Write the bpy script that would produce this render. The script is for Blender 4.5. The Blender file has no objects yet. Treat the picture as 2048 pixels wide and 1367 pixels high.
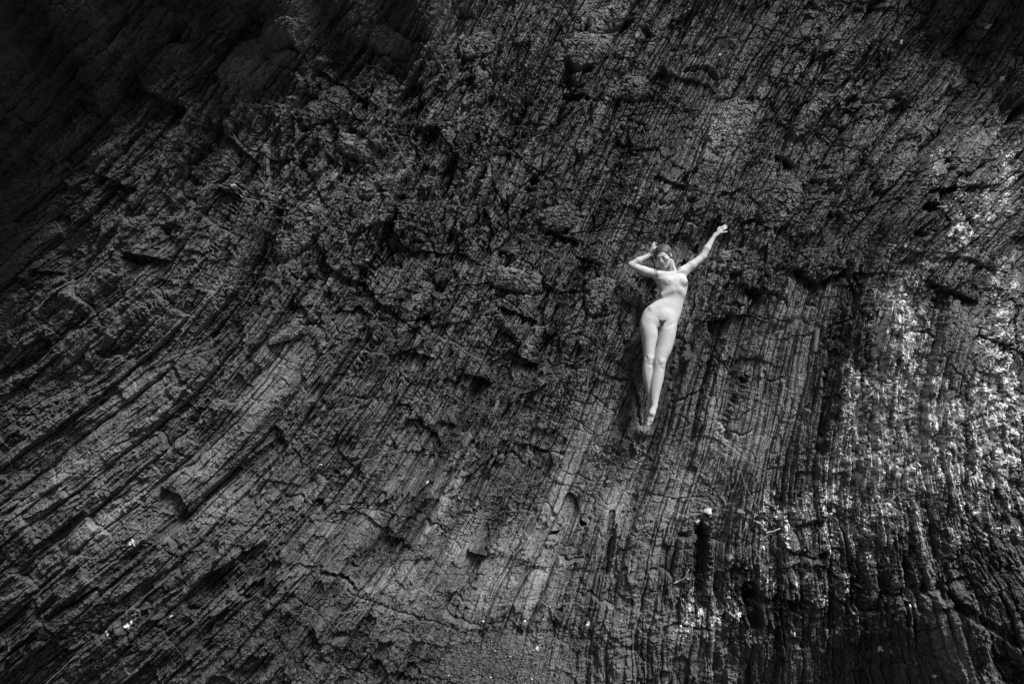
import bpy, bmesh, math, random
import numpy as np
from mathutils import Vector, Matrix, Euler

# ------------------------------------------------------------------ camera, world, sun, exposure
scene = bpy.context.scene
col = scene.collection
CAM_Y, CAM_Z, DIST = -9.2, 3.65, 9.2
K = 4.83e-3                                    # metres per photograph pixel on the plane y = 0
cam_data = bpy.data.cameras.new("camera")
cam_data.sensor_width = 36.0
cam_data.lens = 36.0 * DIST / (2048 * K)
cam_data.clip_start = 0.05
cam_data.clip_end = 500.0
cam = bpy.data.objects.new("camera", cam_data)
cam.location = (0, CAM_Y, CAM_Z)
cam.rotation_euler = (math.radians(90), 0, 0)
col.objects.link(cam)
scene.camera = cam

SUN_ELEV, SUN_AZ = math.radians(55), math.radians(45)    # azimuth: from the cliff towards the camera, turned to the right
world = bpy.data.worlds.new("World")
scene.world = world
world.use_nodes = True
wn, wl = world.node_tree.nodes, world.node_tree.links
sky = wn.new("ShaderNodeTexSky")
sky.sky_type = 'NISHITA'
sky.sun_disc = False
sky.sun_elevation = SUN_ELEV
sky.sun_rotation = math.pi - SUN_AZ
sky.air_density = 1.0
sky.dust_density = 4.0
bw = wn.new("ShaderNodeRGBToBW")               # a black-and-white photograph
bg = wn["Background"]
wl.new(sky.outputs[0], bw.inputs[0])
wl.new(bw.outputs[0], bg.inputs[0])
bg.inputs[1].default_value = 0.05      # lowest daylight sky; the sun does the rest
sun_data = bpy.data.lights.new("sun", 'SUN')
sun_data.energy = 4.8
sun_data.angle = math.radians(18)
sun_data.color = (1, 1, 1)
sun = bpy.data.objects.new("sun", sun_data)
sd = Vector((math.sin(SUN_AZ) * math.cos(SUN_ELEV), -math.cos(SUN_AZ) * math.cos(SUN_ELEV), math.sin(SUN_ELEV)))
sun.rotation_euler = sd.to_track_quat('Z', 'Y').to_euler()
sun.location = (3, -8, 12)
col.objects.link(sun)
scene.view_settings.view_transform = 'Standard'
scene.view_settings.look = 'None'
scene.view_settings.exposure = 0.30
scene.view_settings.gamma = 1.0
scene.render.film_transparent = False

random.seed(5)
F = np.float32

# ------------------------------------------------------------------ noise
from concurrent.futures import ThreadPoolExecutor
POOL = ThreadPoolExecutor(4)
def threaded(fn):
    """big arrays are worked in strips by four threads"""
    def run(x, y, *a, **k):
        x, y = np.broadcast_arrays(np.asarray(x), np.asarray(y))
        if x.ndim != 2 or x.size < 200000:
            return fn(x, y, *a, **k)
        e = np.linspace(0, x.shape[0], 33).astype(int)
        r = list(POOL.map(lambda i: fn(x[e[i]:e[i + 1]], y[e[i]:e[i + 1]], *a, **k), range(32)))
        if isinstance(r[0], tuple):
            return tuple(np.concatenate([q[j] for q in r]) for j in range(len(r[0])))
        return np.concatenate(r)
    return run

def hsh(ix, iy, seed):
    x = np.asarray(ix).astype(np.int32).view(np.uint32)
    y = np.asarray(iy).astype(np.int32).view(np.uint32)
    h = x * np.uint32(0x9E3779B1) ^ (y * np.uint32(0x85EBCA77)) ^ np.uint32((seed * 0x27D4EB2F) & 0xFFFFFFFF)
    h ^= h >> np.uint32(15); h *= np.uint32(0x2C1B3C6D)
    h ^= h >> np.uint32(12); h *= np.uint32(0x297A2D39)
    h ^= h >> np.uint32(15)
    return (h >> np.uint32(8)).astype(F) * F(1 / 16777216.0)

GC = np.cos(np.arange(257) * 2 * math.pi / 256).astype(F); GS = np.sin(np.arange(257) * 2 * math.pi / 256).astype(F)
@threaded
def noise(x, y, seed=0):
    """smooth gradient noise, about -0.7..0.7"""
    ix, iy = np.floor(x).astype(np.int32), np.floor(y).astype(np.int32)
    fx, fy = (x - ix).astype(F), (y - iy).astype(F)
    ux, uy = fx * fx * fx * (fx * (fx * 6 - 15) + 10), fy * fy * fy * (fy * (fy * 6 - 15) + 10)
    def g(dx, dy):
        q = (hsh(ix + dx, iy + dy, seed) * F(256)).astype(np.int32)
        return GC[q] * (fx - F(dx)) + GS[q] * (fy - F(dy))
    a, b, c, d = g(0, 0), g(1, 0), g(0, 1), g(1, 1)
    top = a + (b - a) * ux
    bot = c + (d - c) * ux
    return (top + (bot - top) * uy) * F(1.4)

def fbm(x, y, octaves=4, seed=0, gain=0.5, lac=2.03):
    s, a, t = 0, 1.0, 0
    for o in range(octaves):
        s = s + a * noise(x, y, seed + 17 * o)
        t += a
        a *= gain; x = x * lac + 3.1; y = y * lac + 7.7
    return s / F(t)

@threaded
def facets(x, y, seed, slope=1.0):
    """Worley cells, each one a tilted random plane: (height, edge distance, cell random)"""
    ix, iy = np.floor(x).astype(np.int32), np.floor(y).astype(np.int32)
    f1 = np.full(x.shape, 9, F); f2 = f1.copy()
    h = np.zeros(x.shape, F); rr = h.copy()
    for dx in (-1, 0, 1):
        for dy in (-1, 0, 1):
            cx, cy = ix + dx, iy + dy
            px_ = cx + hsh(cx, cy, seed); py_ = cy + hsh(cx, cy, seed + 1)
            ex, ey = (x - px_).astype(F), (y - py_).astype(F)
            d = ex * ex + ey * ey
            m = d < f1
            f2 = np.where(m, f1, np.minimum(f2, d))
            r0 = hsh(cx, cy, seed + 2); r1 = hsh(cx, cy, seed + 3); r2 = hsh(cx, cy, seed + 4)
            hh = (r0 - F(.5)) + F(slope) * ((r1 - F(.5)) * ex + (r2 - F(.5)) * ey)
            h = np.where(m, hh, h); rr = np.where(m, r1, rr)
            f1 = np.where(m, d, f1)
    return h, np.sqrt(f2) - np.sqrt(f1), rr

@threaded
def bricks(u, v, su, sv, seed):
    """irregular slabs: rows along u, each broken along v into pieces of uneven length"""
    r = u / su + F(.9) * noise(u / (su * 2.7), v / (su * 45.0), seed + 9)
    row = np.floor(r).astype(np.int32); fr = (r - row).astype(F)
    ln = sv * (F(.45) + F(1.3) * hsh(row, row * 0 + 3, seed))
    c = v / ln + hsh(row, row * 0 + 7, seed) * 97
    c = c + F(.35) * noise(c * F(.71), row * 3.3 + u * 0, seed + 5)
    cc = np.floor(c).astype(np.int32); fc = (c - cc).astype(F)
    h = hsh(row, cc, seed + 1)
    t = (hsh(row, cc, seed + 2) - F(.5)) * (fr - F(.5)) * 2 + (hsh(row, cc, seed + 3) - F(.5)) * (fc - F(.5)) * 2
    e = np.minimum(np.minimum(fr, 1 - fr) * su, np.minimum(fc, 1 - fc) * ln)
    return h, t, e, fr, fc

def sstep(a, b, x):
    t = np.clip((x - a) / (b - a), 0, 1)
    return t * t * (3 - 2 * t)

# ------------------------------------------------------------------ bedding field: u runs across the beds, v along them (photograph pixels)
CTRL = [(0,30,45),(250,40,45),(100,430,34),(250,400,40),(400,350,52),(430,130,46),(550,60,48),(300,600,48),(380,510,62),(450,430,74),(500,340,70),(425,490,68),(340,590,54),(290,650,44),(560,250,60),
 (100,560,34),(230,640,42),(0,830,36),(140,740,38),(0,1080,40),(150,950,40),(620,560,58),(750,480,63),(900,300,62),(1000,80,62),(1200,400,63),
 (1150,560,62),(600,750,55),(650,1000,54),(850,900,60),(1000,1100,62),(1100,1000,64),(1200,1000,68),(1250,1200,80),(1215,1320,88),(1060,1250,66),
 (1450,800,76),(1400,950,72),(1320,700,70),(1500,620,66),(1550,250,60),(1650,100,55),(1800,200,52),(1850,350,50),(1700,500,60),(1650,700,82),
 (1750,700,76),(1900,450,42),(2000,620,62),(1850,900,94),(1700,1000,90),(1700,1200,92),(1950,1250,108),(1500,1200,88),(2040,1100,122),(1980,1000,104),
 (300,1250,42),(100,1300,42),(500,1200,48),(800,1250,60),(100,700,37),(100,900,38),(450,950,46),(300,900,41),(200,200,45),(700,250,58),(600,400,60),
 (1450,100,62),(2000,100,56),(2040,350,42),(700,1350,55),(450,700,50),(1400,450,66),(900,1350,62),(350,1050,42)]
CW, CH, CS = 116, 84, 25.0
cx0, cy0 = -450.0, -400.0
gx, gy = np.meshgrid(cx0 + CS * np.arange(CW), cy0 + CS * np.arange(CH))
def spread(vals):
    num = 0; den = 0
    for (a, b, *_), val in zip(CTRL, vals):
        w = 1.0 / (((gx - a) ** 2 + (gy - b) ** 2) / 110.0 ** 2 + .35) ** 2
        num = num + w * val; den = den + w
    return num / den
ang = np.radians(spread([c[2] for c in CTRL]))
tx, ty = np.cos(ang), -np.sin(ang)                 # along the beds, image y downwards
nx, ny = np.sin(ang), np.cos(ang)                  # across

def solve(vx, vy, iters=3):
    """potential whose gradient points along (vx, vy)"""
    h, w = vx.shape
    mag = np.ones_like(vx)
    ky = 2 - 2 * np.cos(np.pi * np.arange(h) / h); kx = 2 - 2 * np.cos(np.pi * np.arange(w) / w)
    Cy = np.cos(np.pi * (np.arange(h)[None] + .5) * np.arange(h)[:, None] / h)
    Cx = np.cos(np.pi * (np.arange(w)[None] + .5) * np.arange(w)[:, None] / w)
    for _ in range(iters):
        ax, ay = vx * mag * CS, vy * mag * CS
        ex = (ax[:, 1:] + ax[:, :-1]) / 2; ey = (ay[1:] + ay[:-1]) / 2
        div = np.zeros_like(vx)
        div[:, :-1] += ex; div[:, 1:] -= ex
        div[:-1] += ey; div[1:] -= ey
        B = Cy @ div @ Cx.T
        den = -(ky[:, None] + kx[None]); den[0, 0] = 1
        B = B / den; B[0, 0] = 0
        wy = np.full(h, 2.0 / h); wy[0] = 1.0 / h
        wx = np.full(w, 2.0 / w); wx[0] = 1.0 / w
        P = Cy.T @ (B * wy[:, None] * wx[None]) @ Cx
        g1, g0 = np.gradient(P, CS)
        mag = np.clip(g0 * vx + g1 * vy, .45, 1.8)
    return P
UU, VV = solve(nx, ny, 9), solve(tx, ty, 9)

def cubic(A, X, Y):
    """Catmull-Rom sampling of coarse grid A at photograph pixels"""
    fx = np.clip((X - cx0) / CS, 1, A.shape[1] - 3.001); fy = np.clip((Y - cy0) / CS, 1, A.shape[0] - 3.001)
    ix, iy = fx.astype(int), fy.astype(int)
    tx_, ty_ = fx - ix, fy - iy
    def w(t):
        return (-.5 * t + t * t - .5 * t ** 3, 1 - 2.5 * t * t + 1.5 * t ** 3, .5 * t + 2 * t * t - 1.5 * t ** 3, -.5 * t * t + .5 * t ** 3)
    wx, wy = w(tx_), w(ty_)
    out = 0
    for j in range(4):
        r = 0
        for i in range(4):
            r = r + wx[i] * A[iy + j - 1, ix + i - 1]
        out = out + wy[j] * r
    return out

# ------------------------------------------------------------------ large form of the cliff
LEAN = 0.20
def base_depth(X, Z):
    d = LEAN * (Z - CAM_Z)
    d = d + 0.16 * np.sin(X * .55 + .6) + 0.10 * np.sin(Z * .9 + X * .35)
    d = d + 0.062 * np.clip(-X - 1.2, 0, 5) ** 2             # the wall turns away on the left, shaped to darken that side
    d = d + 0.16 * np.clip(1.9 - Z, 0, 2.5) ** 2             # and is undercut at the bottom, also shaped for shade
    # buttress on the right
    d = d - 0.50 * np.exp(-((X - 4.0 - .12 * (Z - 3)) / .95) ** 2) * sstep(6.2, 4.6, Z) * sstep(-.5, 1.6, Z)
    d = d + 0.22 * np.exp(-((X - 5.0) / .35) ** 2)
    # added overhang, mostly out of view: wall swings forward overhead to shade top and left
    edge = 6.2 + 0.12 * (X + 3.5) + .35 * np.clip(X + .5, 0, 99)
    edge = np.minimum(edge, 7.4) + .40 * np.sin(X * 1.7 + .8) + .22 * np.sin(X * 4.1 + 2) + .12 * np.sin(X * 9.3)
    t = np.clip(Z - edge, 0, 99)
    reach = np.interp(X, [-13, -5, -2.5, 0, 1.5, 3.2, 5.2, 13], [7.5, 5.8, 1.9, 1.0, .85, .9, 1.5, 2.6])  # overhang reach varied across the width for the shade it casts
    reach = reach * (1 + .22 * np.sin(X * 2.3 + .4) + .10 * np.sin(X * 6.1 + Z))
    d = d - reach * sstep(0, 1, t / 2.2)
    return d
def to_px(X, Y, Z):
    s = DIST / (Y - CAM_Y) / K
    return 1024 + X * s, 683.5 - (Z - CAM_Z) * s

def axis(lo, hi, step, far_lo, far_hi, n):
    core = np.arange(lo, hi, step)
    a = lo - (lo - far_lo) * (np.arange(1, n + 1) / n) ** 2.2
    b = core[-1] + (far_hi - core[-1]) * (np.arange(1, n + 1) / n) ** 2.2
    return np.concatenate([a[::-1], core, b])
STEP = 0.0054
xs = axis(-5.25, 5.35, STEP, -13.0, 13.0, 70)
zs = axis(0.05, 7.35, STEP, -0.6, 11.5, 60)
X, Z = np.meshgrid(xs, zs)
D0 = base_depth(X, Z)
PX, PY = to_px(X, D0, Z)
PX = PX.astype(F); PY = PY.astype(F)
U = cubic(UU, PX, PY).astype(F); V = cubic(VV, PX, PY).astype(F)

def blob(x, y, rx, ry, rot=0):
    c, s = math.cos(math.radians(rot)), math.sin(math.radians(rot))
    dx, dy = PX - F(x), -(PY - F(y))
    a = (dx * F(c) + dy * F(s)) / F(rx); b = (-dx * F(s) + dy * F(c)) / F(ry)
    return np.exp(-(a * a + b * b))
def blobs(lst):
    m = np.zeros(PX.shape, F)
    for b in lst:
        m = m + F(b[0]) * blob(*b[1:])
    return m

SMOOTH = np.clip(blobs([(1,1150,930,35,130,-24),(1,1010,1130,38,110,-28),(.9,1230,1020,40,100,-14),(.9,1080,1180,35,90,-26),(.7,900,1120,30,90,-30),
    (.8,1580,640,70,60,0),(.6,1600,760,70,110,-5),(.6,1430,870,90,90,-15),(.9,1440,260,50,50,-30),(.7,1200,90,50,30,40),(.7,560,770,90,35,45),
    (.7,250,800,90,30,40),(.8,560,745,60,25,50),(.5,130,960,120,40,38),(.6,180,1060,120,30,38),(.9,1350,1020,40,90,-12),(.6,740,380,30,25,0),
    (.7,400,920,70,30,42),(.6,880,1010,20,90,-32),(.8,1500,860,50,60,-14),(.7,500,150,50,30,45),(.8,1940,600,40,50,0),(.9,1930,700,40,60,0),
    (.8,1890,1240,40,120,12),(.6,1430,1150,30,120,-5),(.7,770,1160,50,40,20),(.5,1280,1240,60,60,0),(.4,450,1000,90,40,42)]), 0, 1)
ROUGH = np.clip(blobs([(1,800,360,330,190,0),(1,1000,250,260,200,0),(.8,500,250,220,160,0),(.8,1560,520,130,90,0),(.8,1420,560,90,120,0),(.6,950,640,220,90,0),
    (.5,1600,330,170,140,0),(.6,1120,720,120,90,0),(.5,700,600,150,80,0),(.6,1270,560,70,90,0),(.6,1980,760,90,300,0),(.5,1750,1150,300,120,0)]), 0, 1)

# ------------------------------------------------------------------ relief, in photograph pixels, positive towards the viewer
wu = U + 9 * fbm(U / 70, V / 160, 3, 11) + 3.0 * fbm(U / 16, V / 34, 3, 12)
wv = V + 26 * fbm(U / 60, V / 90, 3, 13) + 5 * fbm(U / 14, V / 18, 2, 14)
H = 34 * fbm(PX / 420, PY / 420, 3, 21) + 26 * fbm(U / 90, V / 330, 3, 22)
# large broken blocks
bx_, by_ = PX + 22 * fbm(PX / 90, PY / 90, 3, 161), PY + 22 * fbm(PX / 90 + 7, PY / 90, 3, 162)
a0, c0, r0 = facets(bx_ / 110, by_ / 80, 163, 2.2)
a7, c7, r7 = facets((wu * .7 + bx_ * .3) / 46, (wv * .45 + by_ * .4) / 42, 166, 2.2)
H += (1 - .7 * SMOOTH) * ((.14 + .25 * ROUGH) * a0 * 36 + (.24 + .30 * ROUGH) * a7 * 19 - 4 * np.exp(-(c7 / .035) ** 2) * (r7 > .6) - (1 + 5 * ROUGH) * np.exp(-(c0 / .02) ** 2))

# big slabs that step down to the right-hand side, with broken ends
h, t, e, fr, fc = bricks(wu, wv, 52.0, 330.0, 31)
edge_ = 1 - .8 * blob(1865, 740, 50, 210)
H += edge_ * ((h - .5) * 18 + t * 14) - 8 * np.exp(-(e / 2.6) ** 2)
h2, t2, e2, fr2, fc2 = bricks(wu + 7, wv, 21.0, 120.0, 37)
slabby = 1 - .45 * SMOOTH
H += slabby * ((h2 - .5) * 9 + t2 * 9) - 2.8 * np.exp(-(e2 / 1.7) ** 2) * (.5 + .5 * (h2 > .4))
h3, t3, e3, fr3, fc3 = bricks(wu + 2.5 * fbm(U / 9, V / 12, 2, 41), wv + 3, 8.0, 34.0, 43)
m3 = (1 - .75 * SMOOTH) * (.45 + .9 * sstep(-.25, .3, fbm(U / 60, V / 140, 2, 45)))
H += m3 * ((h3 - .5) * 5.0 + t3 * 5.0 - 1.6 * np.exp(-(e3 / 1.0) ** 2))

# crumbly fractured rock
qx = PX + 10 * fbm(PX / 38, PY / 38, 3, 51); qy = PY + 10 * fbm(PX / 38 + 9, PY / 38, 3, 52)
ru, rv = (wu * .6 + .4 * U), wv * .5
a1, c1, r1 = facets(ru / 38, rv / 30, 61, 1.9)
a2, c2, r2 = facets(ru / 15 + qx * .012, rv / 10 + qy * .02, 64, 1.9)
a3, c3, r3 = facets(ru / 6.2 + qx * .03, rv / 4.6 + qy * .04, 67, 1.8)
rg = .20 + .72 * ROUGH; rg = rg * (1 - .8 * SMOOTH)
H += rg * (a1 * 17 + a2 * 11) + (.25 + .7 * ROUGH) * (1 - .8 * SMOOTH) * a3 * 5.0
H -= rg * (3.5 * np.exp(-(c1 / .05) ** 2) + 2.2 * np.exp(-(c2 / .08) ** 2))
# isotropic chipping over everything but the clean slabs
fx_, fy_ = PX + 5 * fbm(PX / 17, PY / 17, 2, 151), PY + 5 * fbm(PX / 17 + 5, PY / 17, 2, 152)
a5, c5, r5 = facets((fx_ * .8 + fy_ * .25) / 13, (fy_ * .9 - fx_ * .25) / 9.0, 153, 2.0)
a6, c6, r6 = facets((fx_ * .8 + fy_ * .35) / 5.2, (fy_ * .9 - fx_ * .35) / 3.6, 156, 2.0)
chip = sstep(-.1, .45, fbm(PX / 110, PY / 110, 3, 158)) * (1 - .85 * SMOOTH)
H += (chip * .6 + ROUGH * .38) * (a5 * 6.5 - 1.8 * np.exp(-(c5 / .07) ** 2)) + (.3 + .8 * chip + .3 * ROUGH) * (1 - .7 * SMOOTH) * a6 * 2.8
# ledges: slow rise, sharp drop on the underside
for k, (sc, am, sd_) in enumerate([(150, 15, 71), (64, 8.0, 72), (27, 3.8, 73)]):
    s_ = (PY + .30 * PX) / sc + 1.1 * fbm(PX / (sc * 1.6), PY / (sc * 1.2), 3, sd_) + .5 * fbm(U / 14, V / 60, 2, sd_ + 5)
    f_ = s_ - np.floor(s_)
    idx = np.floor(s_).astype(np.int32)
    gate = sstep(-.05, .35, fbm(PX / (sc * 1.7) + idx * 7.3, PY / (sc * 2.5), 2, sd_ + 9)) * (1 - .75 * SMOOTH)
    H += am * gate * (f_ ** 1.6 * (1 - sstep(.93, .99, f_)) - .35)
# fine lamination
lam = noise(wu / 2.6, V / 60, 81) + .7 * noise(wu / 1.35, V / 30, 82)
lmask = sstep(-.35, .25, fbm(U / 45, V / 120, 2, 83))
H += (.35 + lmask) * (1 - .25 * ROUGH) * (1 - .5 * sstep(420, 150, PY)) * 1.25 * lam
rid = 1 - np.abs(noise(wu / 7.0, V / 95, 84)) * 3.2
H -= 3.4 * np.clip(rid, 0, 1) ** 3 * sstep(-.1, .35, fbm(U / 80, V / 200, 2, 85))
# long dark joints along the beds
rid = 1 - np.abs(noise(wu / 30.0, V / 700, 86)) * 10
H -= 12 * np.clip(rid, 0, 1) ** 2 * sstep(-.3, .2, fbm(U / 50, V / 160, 2, 87))
bul_ = np.clip(blob(1880, 230, 260, 260) + blob(1180, 90, 110, 90) + blob(1450, 270, 120, 150), 0, 1)
cen_ = np.clip(blob(980, 330, 300, 330) + .8 * blob(430, 480, 160, 180) + .6 * blob(700, 800, 260, 200), 0, 1)
ju = U + 2.2 * fbm(PX / 26, PY / 26, 3, 88) + 5 * fbm(U / 60, V / 300, 2, 89)
for per, sh_, am in ((27.0, 17, 10), (13.0, 10, 3.2)):
    rid = 1 - np.abs(noise(ju / per, V / 520, 188 + int(per))) * sh_
    H -= am * np.clip(rid, 0, 1) * sstep(-.05, .30, fbm(U / 55, V / 210, 2, 189 + int(per)) + .30 * cen_) * (1 - .5 * bul_) * (1 + .5 * cen_)
# cross cracks
for sc, am, sd_ in ((75, 6.0, 91), (34, 3.5, 93), (150, 9, 95)):
    cx_ = PX + 12 * fbm(PX / 30, PY / 30, 3, sd_ + 1); cy_ = PY + 12 * fbm(PX / 30, PY / 30, 3, sd_ + 2)
    rid = 1 - np.abs(noise((cx_ * .35 + 3) / sc, cy_ / sc, sd_)) * sc * .55
    H -= am * np.clip(rid, 0, 1) * sstep(.0, .3, fbm(PX / (sc * 2), PY / (sc * 2), 2, sd_ + 3))
# rounder bulges at the upper right and upper middle
bul = np.clip(blob(1880, 230, 260, 260) + blob(1180, 90, 110, 90) + blob(520, 150, 220, 130) + .7 * blob(1450, 300, 150, 150), 0, 1)
H += bul * 26 * fbm(PX / 105, PY / 85, 2, 191)
# grain
H += .75 * fbm(PX / 3.4, PY / 3.4, 2, 97) * (1 - .4 * SMOOTH) + 1.8 * fbm(PX / 9, PY / 9, 3, 98) * (1 - .55 * SMOOTH) + 4 * fbm(PX / 40, PY / 40, 3, 99)

# individual features of this wall, read off the photograph
def seg(ax, ay, bx, by):
    """(distance along 0..1, signed distance; positive = below / right of the line)"""
    dx, dy = bx - ax, by - ay
    L = math.hypot(dx, dy)
    t_ = ((PX - ax) * dx + (PY - ay) * dy) / (L * L)
    s_ = (-(PX - ax) * dy + (PY - ay) * dx) / L
    return t_, s_, L
def ledge(ax, ay, bx, by, amp, above=40.0, below=30.0):
    """rock that stands out above the line a-b (a left of b) and is cut back under it"""
    global H
    t_, s_, L = seg(ax, ay, bx, by)
    s_ = s_ + 5 * fbm(PX / 16, PY / 16, 3, int(ax + ay) % 97)
    w_ = sstep(-.08, .1, t_) * (1 - sstep(.9, 1.08, t_))
    up = np.where(s_ < 0, np.exp(-(s_ / above) ** 2), 0)
    dn = np.where(s_ >= 0, np.exp(-(s_ / below) ** 2) * sstep(-.0, 2.0, s_), 0)
    H += (amp * .55 * up - amp * .8 * dn) * w_
def pit(x, y, rx, ry, rot, depth):
    global H
    c, s = math.cos(math.radians(rot)), math.sin(math.radians(rot))
    dx, dy = PX - F(x), -(PY - F(y))
    a = (dx * F(c) + dy * F(s)) / F(rx); b = (-dx * F(s) + dy * F(c)) / F(ry)
    d = (np.abs(a + .3 * b) ** 1.25 + np.abs(b) ** 1.25) ** .8 + .5 * fbm(PX / 9, PY / 9, 3, int(x) % 89)
    H -= depth * (1 - sstep(.55, 1.05, d))
def crack(pts, depth, width=1.8):
    global H
    for (ax, ay), (bx, by) in zip(pts[:-1], pts[1:]):
        t_, s_, L = seg(ax, ay, bx, by)
        s_ = s_ + 3.5 * fbm(PX / 12, PY / 12, 2, 7)
        ov = np.maximum(np.maximum(-t_, t_ - 1), 0) * L
        H -= depth * np.exp(-(s_ * s_ + ov * ov) / width ** 2)

for L_ in [(267,171,380,222,26,60,45),(1470,300,1600,330,0,1,1),(1555,310,1592,330,22,30,14),(1480,443,1512,436,16,25,9),
    (1585,535,1640,568,24,45,20),(1640,562,1695,536,22,40,16),(1483,566,1525,600,20,40,26),(1850,380,2000,366,16,50,14),(1860,560,1965,600,20,50,40),
    (1905,795,2010,712,20,40,14),(1110,462,1158,486,20,40,10),(1003,612,1072,640,18,50,12),(1235,276,1270,286,18,30,10),(560,78,600,100,30,30,18),
    (60,1100,165,1022,24,50,16),(128,1215,192,1172,20,50,14),(380,1170,520,1085,18,60,50),(540,690,600,672,14,40,8),(936,1100,972,1116,22,50,12),
    (640,520,700,560,10,40,30),(1020,700,1075,730,16,40,20),(930,745,985,762,16,30,12),(1000,500,1030,520,12,30,12),(1150,510,1200,530,12,30,8),
    (255,505,340,520,22,20,26),(700,245,760,300,16,40,16),(880,840,910,850,10,20,8),(820,700,870,715,14,30,16),(1310,350,1380,372,10,30,10),
    (1560,1095,1620,1100,10,30,12),(1500,1185,1590,1195,16,40,20),(1868,1212,1930,1208,22,40,10),(1850,1170,1950,1150,16,30,10),(1130,178,1180,190,24,30,18),
    (200,350,280,380,14,40,20),(60,540,130,545,12,30,12),(1590,1050,1660,1040,10,25,12),(1920,505,2010,540,10,40,14),(620,130,760,215,12,40,16),(420,235,520,330,14,50,40)]:
    ledge(*L_)
for P_ in [(581,89,17,11,0,34),(1108,1070,13,6,20,30),(1166,1049,9,9,0,32),(1070,360,13,12,0,26),(1062,378,16,8,-10,24),(1143,160,14,19,-20,36),
    (1815,1150,15,52,-12,40),(1405,1120,20,75,-6,26),(1225,1105,8,60,-14,16),(1860,415,22,14,20,30),(1600,700,5,5,0,0),(1838,470,14,10,0,20),
    (1705,200,26,14,40,22),(1750,215,22,30,40,14),(270,520,30,10,-8,24),(962,354,9,7,0,20),(330,460,12,12,0,20),(1295,60,22,13,-30,18),(1248,45,30,12,30,12),
    (1600,545,14,10,0,26),(1510,585,22,12,-15,26),(1470,610,20,9,0,18),(1650,690,8,20,0,8),(1500,1190,24,30,0,22),(1590,1210,18,22,0,18),(1720,1180,12,34,-5,20),
    (1935,580,50,30,0,8),(1890,90,70,40,40,20),(1485,760,10,9,0,22),(1470,800,7,18,-20,14),(1455,870,10,16,-10,16),(2010,1345,50,40,0,26),
    (900,480,9,24,-30,18),(1010,410,12,22,-30,14),(860,560,10,26,-32,14)]:
    if P_[-1]:
        pit(*P_)
crack([(640,1145),(665,1152),(690,1160),(705,1178)], 14, 3.4)
crack([(690,1160),(692,1185),(760,1212),(850,1232),(915,1258)], 5, 2.0)
crack([(1300,985),(1350,1000),(1420,995)], 4, 1.5)
crack([(200,1060),(150,1110),(60,1190),(0,1240)], 12, 4)
crack([(790,340),(735,470),(700,600)], 9, 3)
crack([(940,300),(880,440),(850,520)], 9, 3.4)
crack([(1060,90),(985,260),(930,420),(900,520),(850,640)], 9, 3)
crack([(1280,250),(1230,360),(1180,460),(1150,560),(1100,690)], 9, 4)
crack([(1215,960),(1180,1040),(1150,1130),(1120,1220),(1080,1310)], 8, 3)
crack([(1020,1000),(970,1100),(920,1200),(890,1290)], 8, 3)
crack([(1680,620),(1650,740),(1640,900),(1600,1000)], 8, 4)
crack([(1620,300),(1560,420),(1530,520)], 8, 3)
crack([(1330,860),(1290,930),(1240,1080),(1230,1160)], 7, 3)
BANDS = np.zeros(PX.shape, F)
def band(pts, w_, depth):
    """a recessed belt with darker albedo along a polyline"""
    global H, BANDS
    m = np.zeros(PX.shape, F)
    for (ax, ay), (bx, by) in zip(pts[:-1], pts[1:]):
        t_, s_, L = seg(ax, ay, bx, by)
        ov = np.maximum(np.maximum(-t_, t_ - 1), 0) * L
        d = np.sqrt(s_ * s_ + ov * ov) + .45 * w_ * fbm(U / 20, V / 90, 3, 171)
        m = np.maximum(m, 1 - sstep(w_ * .55, w_ * 1.1, d))
    H -= depth * m
    BANDS = np.maximum(BANDS, m)
band([(1330,150),(1270,290),(1215,400),(1160,530),(1105,650),(1060,740)], 17, 9)
band([(1120,60),(1075,170),(1020,270),(985,380),(940,470),(895,540),(850,640)], 12, 9)
band([(1290,0),(1220,90),(1160,180),(1090,280)], 15, 9)
band([(855,260),(800,390),(755,500),(700,610)], 9, 8)
band([(560,430),(520,520),(470,600),(420,660)], 16, 9)
band([(330,470),(255,560),(160,640),(60,720),(0,760)], 12, 8)
band([(620,560),(560,640),(500,720)], 12, 8)
band([(560,880),(450,960),(330,1060),(200,1160),(90,1240)], 9, 8)
band([(520,1130),(430,1170),(380,1210)], 24, 9)
band([(960,760),(900,880),(850,980),(800,1080)], 10, 7)
band([(860,1010),(800,1090),(740,1160)], 20, 7)
band([(1010,1020),(985,1070),(955,1110)], 14, -5)
band([(1345,700),(1335,760),(1320,830),(1305,900)], 12, 7)
band([(1225,1030),(1220,1100),(1212,1150)], 8, 8)
band([(1425,700),(1400,800),(1385,880)], 8, 6)
band([(1690,560),(1668,680),(1655,800),(1645,900)], 15, 5)
band([(1780,430),(1730,530),(1700,600)], 13, 6)
band([(1660,110),(1600,220),(1560,310)], 10, 8)
band([(2010,40),(1940,160),(1860,290),(1790,420)], 13, 14)
band([(2048,215),(1965,320),(1885,395)], 11, 12)
band([(1760,0),(1700,110),(1640,190)], 12, 10)
band([(1500,1175),(1512,1245)], 15, 20)
band([(1706,1130),(1712,1215)], 10, 14)
band([(1890,1190),(1960,1240),(2048,1290)], 12, 12)
band([(2000,1300),(2048,1367)], 26, 14)
band([(1600,950),(1592,1010)], 12, 10)
band([(1405,1060),(1400,1120),(1395,1190)], 16, 16)
band([(1830,1100),(1850,1180)], 10, 12)
band([(1735,640),(1722,760),(1712,850)], 6, 6)
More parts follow.
